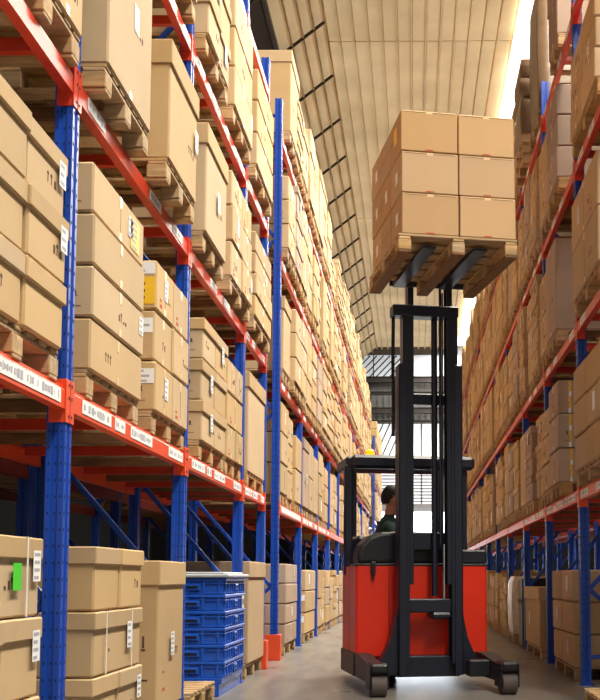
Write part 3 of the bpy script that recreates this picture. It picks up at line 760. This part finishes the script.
# mast stages
def channel(x0, y0, y1, z0, z1, w=.06, op=1):
    """C section opening towards op"""
    b = MB(); t = .014
    b.cbox(min(x0, x0 + op * t), max(x0, x0 + op * t), y0, y1, z0, z1, 'black', .003)
    for ya in (y0, y1 - t): b.cbox(min(x0, x0 + op * w), max(x0, x0 + op * w), ya, ya + t, z0, z1, 'black', .003)
    return b
for s in (-1, 1):
    mo = .03 if s < 0 else 0
    T('outer_mast_channel', channel(s * .30 + mo, -.30, -.12, .12, 2.83, .07, -s))
    T('middle_mast_channel', channel(s * .262 + mo, -.29, -.15, .22, 3.36, .06, -s))
    T('inner_mast_channel', channel(s * .215 + mo, -.28, -.16, .9, 3.69, .05, -s))
    # base gusset flares outward and down
    prof = [(s * .3, .72), (s * .3, .14), (s * .44, .10), (s * .455, .24), (s * .40, .33), (s * .355, .44), (s * .325, .58)]
    b = MB(); b.prism([(u + mo, v) for u, v in prof], 'y', -.24, -.10, 'black'); T('gusset', b, 'curved black gusset plate')
b = MB(); b.cbox(-.325, .27, -.30, -.14, 3.26, 3.36, 'black', .01); T('mast_crossbar', b)
b = MB(); b.cbox(-.24, .24, -.12, -.06, 2.5, 2.6, 'black', .01); T('mast_crossbar', b)
b = MB(); b.cbox(-.23, .29, -.12, -.05, 1.2, 1.36, 'black', .01); T('mast_crossbar', b)
b = MB(); b.cbox(-.23, .23, -.26, -.12, .655, .775, 'black', .01); b.cbox(.02, .2, -.3, -.12, .6, .66, 'black', .02); T('mast_crossbar', b)
b = MB(); b.cbox(-.3, .3, -.2, -.02, .10, .28, 'black', .01); T('mast_base', b)
b = MB(); b.cbox(-.2, .2, -.27, -.16, 3.60, 3.70, 'black', .01); T('mast_crossbar', b)
b = MB(); b.tube((.155, -.2, .76), (.155, -.2, 1.25), .018, 'chrome', 14); T('piston_rod', b, 'chrome piston rod')
b = MB(); b.tube((.08, -.15, .8), (.08, -.15, 3.3), .028, 'black', 14); T('lift_cylinder', b)
b = MB(); b.tube((.125, -.19, 1.25), (.125, -.19, 3.55), .012, 'black', 12); T('lift_cylinder', b)
for x in (-.31, -.294):
    b = MB(); b.path([(x, -.2, 3.28), (x - .004, -.2, 2.9), (x, -.2, 2.4), (x + .004, -.18, 2.2)], .008, 'black', 8); T('hose', b)
b = MB(); b.cbox(.14, .15, -.21, -.17, 1.3, 3.5, 'black', .002); T('chain', b)
# carriage and forks
b = MB(); b.cbox(-.36, .36, -.335, -.305, 3.51, 3.59, 'black', .006); b.cbox(-.36, .36, -.335, -.305, 3.79, 3.87, 'black', .006)
for x in (-.3, 0, .3): b.cbox(x - .03, x + .03, -.33, -.305, 3.57, 3.82, 'black', .004)
T('carriage', b)
for x in (-.28, .13):
    b = MB(); b.cbox(x - .055, x + .055, -.352, -.337, 3.50, 3.92, 'black', .005); b.prism([(-.34, 3.495), (-.34, 3.535), (-1.55, 3.515), (-1.55, 3.50)], 'x', x - .055, x + .055, 'black'); T('fork', b)
# outrigger legs and wheels
for s in (-1, 1):
    b = MB(); cx = s * .545
    b.prism([(-.72, .12), (-.72, .24), (-.2, .30), (-.0, .30), (-.0, .10), (-.6, .10)], 'x', cx - .06, cx + .06, 'chassis')
    b.cbox(cx - .075, cx + .075, -.9, -.66, .19, .27, 'blackp', .02)
    b.cbox(cx - .08, cx - .065, -.88, -.68, .06, .22, 'blackp', .006); b.cbox(cx + .065, cx + .08, -.88, -.68, .06, .22, 'blackp', .006)
    if s > 0: b.cbox(.3, cx - .06, -.5, -.36, .12, .26, 'blackp', .01)
    T('outrigger_leg', b, 'low dark support leg')
    w = MB(); w.tube((cx - .062, -.80, .095), (cx + .062, -.80, .095), .095, 'rubber', 28); w.tube((cx - .066, -.80, .095), (cx + .066, -.80, .095), .04, 'steel', 16); T('load_wheel', w)
w = MB(); w.tube((-.2, .95, .115), (-.06, .95, .115), .115, 'rubber', 28); T('drive_wheel', w)

# ------------------------------------------------------------------ driver
def skin(name, pts, edges, rad, m, lv=2, parent=None, mods=True):
    me = bpy.data.meshes.new(name); me.from_pydata(pts, edges, []); me.materials.append(M[m])
    o = bpy.data.objects.new(name, me); COL.objects.link(o); o.parent = parent
    sk = o.modifiers.new('s', 'SKIN'); sk.use_smooth_shade = True
    for i, v in enumerate(me.skin_vertices[0].data):
        r = rad[i]; v.radius = r if isinstance(r, tuple) else (r, r); v.use_root = (i == 0)
    su = o.modifiers.new('u', 'SUBSURF'); su.levels = lv; su.render_levels = lv
    return o
DX, DY = -.19, .70        # in truck space; faces +x
dp = TM @ Vector((DX, DY, .42))
dr = empty('person', dp, A, label='driver in a dark green jacket with black hair, seated in the forklift cab facing right', cat='person')
def D(x, y, z): return (x, y, z - .42)
# one skinned surface: pelvis, torso, neck, head, arms, hands, legs
P = []; Ed = []; R = []
def node(p, r, par=None):
    P.append(D(*p)); R.append(r)
    if par is not None: Ed.append((par, len(P) - 1))
    return len(P) - 1
pel = node((-.02, 0, .985), (.13, .11)); ab = node((-.02, 0, 1.12), (.125, .1), pel); ch = node((-.01, 0, 1.30), (.15, .11), ab)
up_ = node((.0, 0, 1.42), (.12, .09), ch); nk = node((.02, 0, 1.53), .052, up_); nk2 = node((.035, 0, 1.60), .05, nk)
for s in (-1, 1):
    sh = node((.0, s * .17, 1.43), .062, up_); el = node((.09, s * .23, 1.19), .045, sh); wr = node((.31, s * .14, 1.2), .028, el); 
    hp = node((.355, s * .125, 1.215), (.035, .018), wr)
    hi = node((.02, s * .09, .985), .085, pel); kn = node((.36, s * .13, 1.0), .06, hi); an = node((.40, s * .13, .53), .042, kn); ft = node((.40, s * .13, .47), .04, an); toe = node((.54, s * .13, .455), .035, ft)
bodyo = skin('body', P, Ed, R, 'jacket', 2, dr)
# head as a subdivided deformed sphere with nose, brow, chin
def head():
    me = bpy.data.meshes.new('head'); vs = []; fs = []; n, k = 28, 20
    for i in range(k + 1):
        ph = PI * i / k
        for j in range(n):
            a = 2 * PI * j / n; x, y, z = math.sin(ph) * math.cos(a), math.sin(ph) * math.sin(a), math.cos(ph)
            X = x * .098 * (1 if z > -.2 else 1 - .25 * (-.2 - z) * (x < 0) * 2); Y = y * .076 * (1 - .22 * max(0, -z)); Z = z * .118
            if x > .5:
                fy = math.exp(-(y / .22) ** 2)
                X += .024 * fy * math.exp(-((z + .12) / .13) ** 2)                # nose
                X += .006 * math.exp(-((z - .22) / .1) ** 2)                     # brow
                X -= .009 * math.exp(-((abs(y) - .36) / .15) ** 2) * math.exp(-((z - .06) / .1) ** 2)  # eye sockets
                X += .006 * fy * math.exp(-((z + .48) / .06) ** 2) - .004 * fy * math.exp(-((z + .56) / .03) ** 2)
                X += .01 * math.exp(-((z + .8) / .15) ** 2)
            vs.append((X, Y, Z))
    for i in range(k):
        for j in range(n): fs.append((i * n + j, (i + 1) * n + j, (i + 1) * n + (j + 1) % n, i * n + (j + 1) % n))
    me.from_pydata(vs, [], fs); me.materials.append(M['skin']); me.polygons.foreach_set('use_smooth', [True] * len(fs)); return me
HZ = 1.715
hd = inst(head(), 'head', dr, D(.055, 0, HZ))
for s in (-1, 1):
    b = MB(); b.cbox(-.02, .012, s * .076 - .008, s * .076 + .008, -.035, .028, 'skin', .006); b.build('ear', hd)
    b = MB(); b.tube((.078, s * .027, .008), (.09, s * .027, .008), .009, 'paper', 10); b.tube((.0895, s * .027, .008), (.0915, s * .027, .008), .005, 'hair', 8); b.build('eye', hd)
b = MB(); b.cbox(.086, .099, -.022, .022, -.066, -.058, 'redink', .002); b.build('mouth', hd)
b = MB(); n, k = 24, 12; vs = []; fs = []
for i in range(k + 1):
    ph = PI * .66 * i / k
    for j in range(n):
        a = 2 * PI * j / n; x, y, z = math.sin(ph) * math.cos(a), math.sin(ph) * math.sin(a), math.cos(ph)
        front = max(0, x); z2 = z if x < -.25 else max(z, -.1 + .5 * (x + .25)) if x < .5 else max(z, .42)
        vs.append((x * .108 - .006, y * .085, z2 * .128 + .004))
for i in range(k):
    for j in range(n): fs.append((i * n + j, (i + 1) * n + j, (i + 1) * n + (j + 1) % n, i * n + (j + 1) % n))
b.add(vs, fs, 'hair', None, True); b.build('hair', hd)
b = MB(); b.tube((.02, 0, 1.52 - .42), (.045, 0, 1.64 - .42), .054, 'skin', 16, .05); b.build('neck', dr)
for s in (-1, 1):
    hnd = skin('hand', [(.345, s * .13, .79), (.395, s * .12, .80)], [(0, 1)], [(.034, .02), (.036, .017)], 'skin', 1, dr)
    for f in range(4):
        yy = s * (.142 - .018 * f); L = (.9, 1, .95, .75)[f]
        skin('finger', [(.395, yy, .80), (.395 + .035 * L, yy, .803), (.395 + .052 * L, yy, .785), (.395 + .045 * L, yy, .765)], [(0, 1), (1, 2), (2, 3)], [.0085, .008, .0075, .0065], 'skin', 1, hnd)
    skin('thumb', [(.36, s * .10, .79), (.385, s * .085, .782), (.405, s * .08, .775)], [(0, 1), (1, 2)], [.011, .01, .008], 'skin', 1, hnd)

# ------------------------------------------------------------------ raised load
Lc = Vector((-.078, -1.02, 3.42)); LW, LD = .90, 1.3
pr = empty('wooden_pallet', TM @ Vector((Lc.x, Lc.y, Lc.z)), A, label='wooden pallet raised on the forklift forks under six front cartons', cat='pallet')
def pp(nm, *bx):
    b = MB(); b.cbox(*bx, 'darkwood' if nm in ('bottom_board',) else 'wood', .005); return b.build(nm, pr)  # bottom boards get a darker tint for underside shade
for i in range(6):
    y = -LD / 2 + .06 + i * (LD - .12) / 5; pp('deck_board', -LW / 2 - .02, LW / 2 + .02, y - .06, y + .06, .125, .145)
for x in (-LW / 2 + .03, 0, LW / 2 - .03):
    pp('cross_board', x - .045, x + .045, -LD / 2, LD / 2, .102, .125)
    for y in (-LD / 2 + .07, 0, LD / 2 - .07): pp('block', x - .05, x + .05, y - .07, y + .07, .022, .102)
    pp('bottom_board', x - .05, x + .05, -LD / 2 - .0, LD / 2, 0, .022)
z0 = Lc.z + .146; hh = .325; ww, dd = LW / 2, LD / 3
cols_ = ['left', 'right']; rows_ = ['front', 'middle', 'back']
for i in range(3):
    for c_ in range(2):
        for r_ in range(3):
            x = Lc.x + (c_ - .5) * (ww + .004); y = Lc.y + (r_ - 1) * dd + random.uniform(-.004, .004); sk = (2 - i) * .004
            b = MB(); W2, D2 = ww / 2 - .003, dd / 2 - .003
            b.cbox(-W2, W2, -D2, D2, 0, hh - .006, 'load', .006)
            if r_ == 0:
                b.box(-W2 + .02, W2 - .02, -D2 - .001, -D2, hh - .02, hh - .0175, 'seam'); b.box(-.025, .025, -D2 - .0015, -D2, hh - .03, hh - .01, 'tape')
                b.box(-.03, .03, -D2 - .002, -D2 - .0012, .008, .016, 'redink')
            if c_ == 0:
                b.box(-W2 - .001, -W2, -D2 * .9, D2 * .9, hh * .5, hh * .5 + .002, 'seam')
            o = b.build('carton', None, TM @ Vector((x + sk, y, z0 + i * hh)), A + random.uniform(-.006, .006))
            tag(o, 'brown carton of the lifted forklift load, %s layer, %s row, %s side' % (['bottom', 'middle', 'top'][i], rows_[r_], cols_[c_]), 'box', 'cartons on the lifted pallet')
            if c_ == 0 and (i + r_) % 2 == 0 or (c_ == 0 and i == 1):
                m = 'yellow' if (i == 2 and r_ == 0) else 'paper'
                l = MB(); l.box(-W2 - .0025, -W2 - .0015, -.06, .03 if m == 'paper' else .07, .12, .12 + (.09 if m == 'paper' else .13), m)
                tag(l.build('label', o), ('white' if m == 'paper' else 'yellow') + ' paper label on the side')

# ------------------------------------------------------------------ light
def area(name, loc, sx, sy, power, col, rot=(0, 0, 0), spread=PI):
    l = bpy.data.lights.new(name, 'AREA'); l.shape = 'RECTANGLE'; l.size = sx; l.size_y = sy; l.energy = power; l.color = col; l.spread = spread
    o = bpy.data.objects.new(name, l); COL.objects.link(o); o.location = loc; o.rotation_euler = rot; return o
for y, ly, p in ((2, 14, 4200), (16, 14, 4600), (32, 16, 5000), (48, 14, 3800)):
    area('skylight_daylight', (2.85, y, ZR + .045), 1.2, ly, p, (1, .94, .80), (0, 0, 0))
area('door_daylight', (-.2, YF - .2, 2.1), 4.0, 4.0, 350, (.92, .96, 1), (math.radians(90), 0, 0))
area('fill_behind_camera', (0, -3.5, 4.5), 8, 6, 130, (1, .95, .88), (math.radians(80), 0, 0))  # added unseen fill that brightens the camera-facing sides
sl = bpy.data.lights.new('sun', 'SUN'); sl.energy = 3.0; sl.angle = .2; sl.color = (1, .93, .8)
so = bpy.data.objects.new('sun', sl); COL.objects.link(so); so.location = (0, 20, 30); so.rotation_euler = (0, math.radians(-8), 0)
w = bpy.data.worlds.new('world'); scene.world = w; w.use_nodes = True
bg = w.node_tree.nodes['Background']; bg.inputs[0].default_value = (1.0, .95, .86, 1); bg.inputs[1].default_value = .2
vs = scene.view_settings; vs.view_transform = 'Standard'; vs.look = 'None'; vs.gamma = 1; vs.exposure = -.3; vs.use_curve_mapping = False
scene.cycles.max_bounces = 8
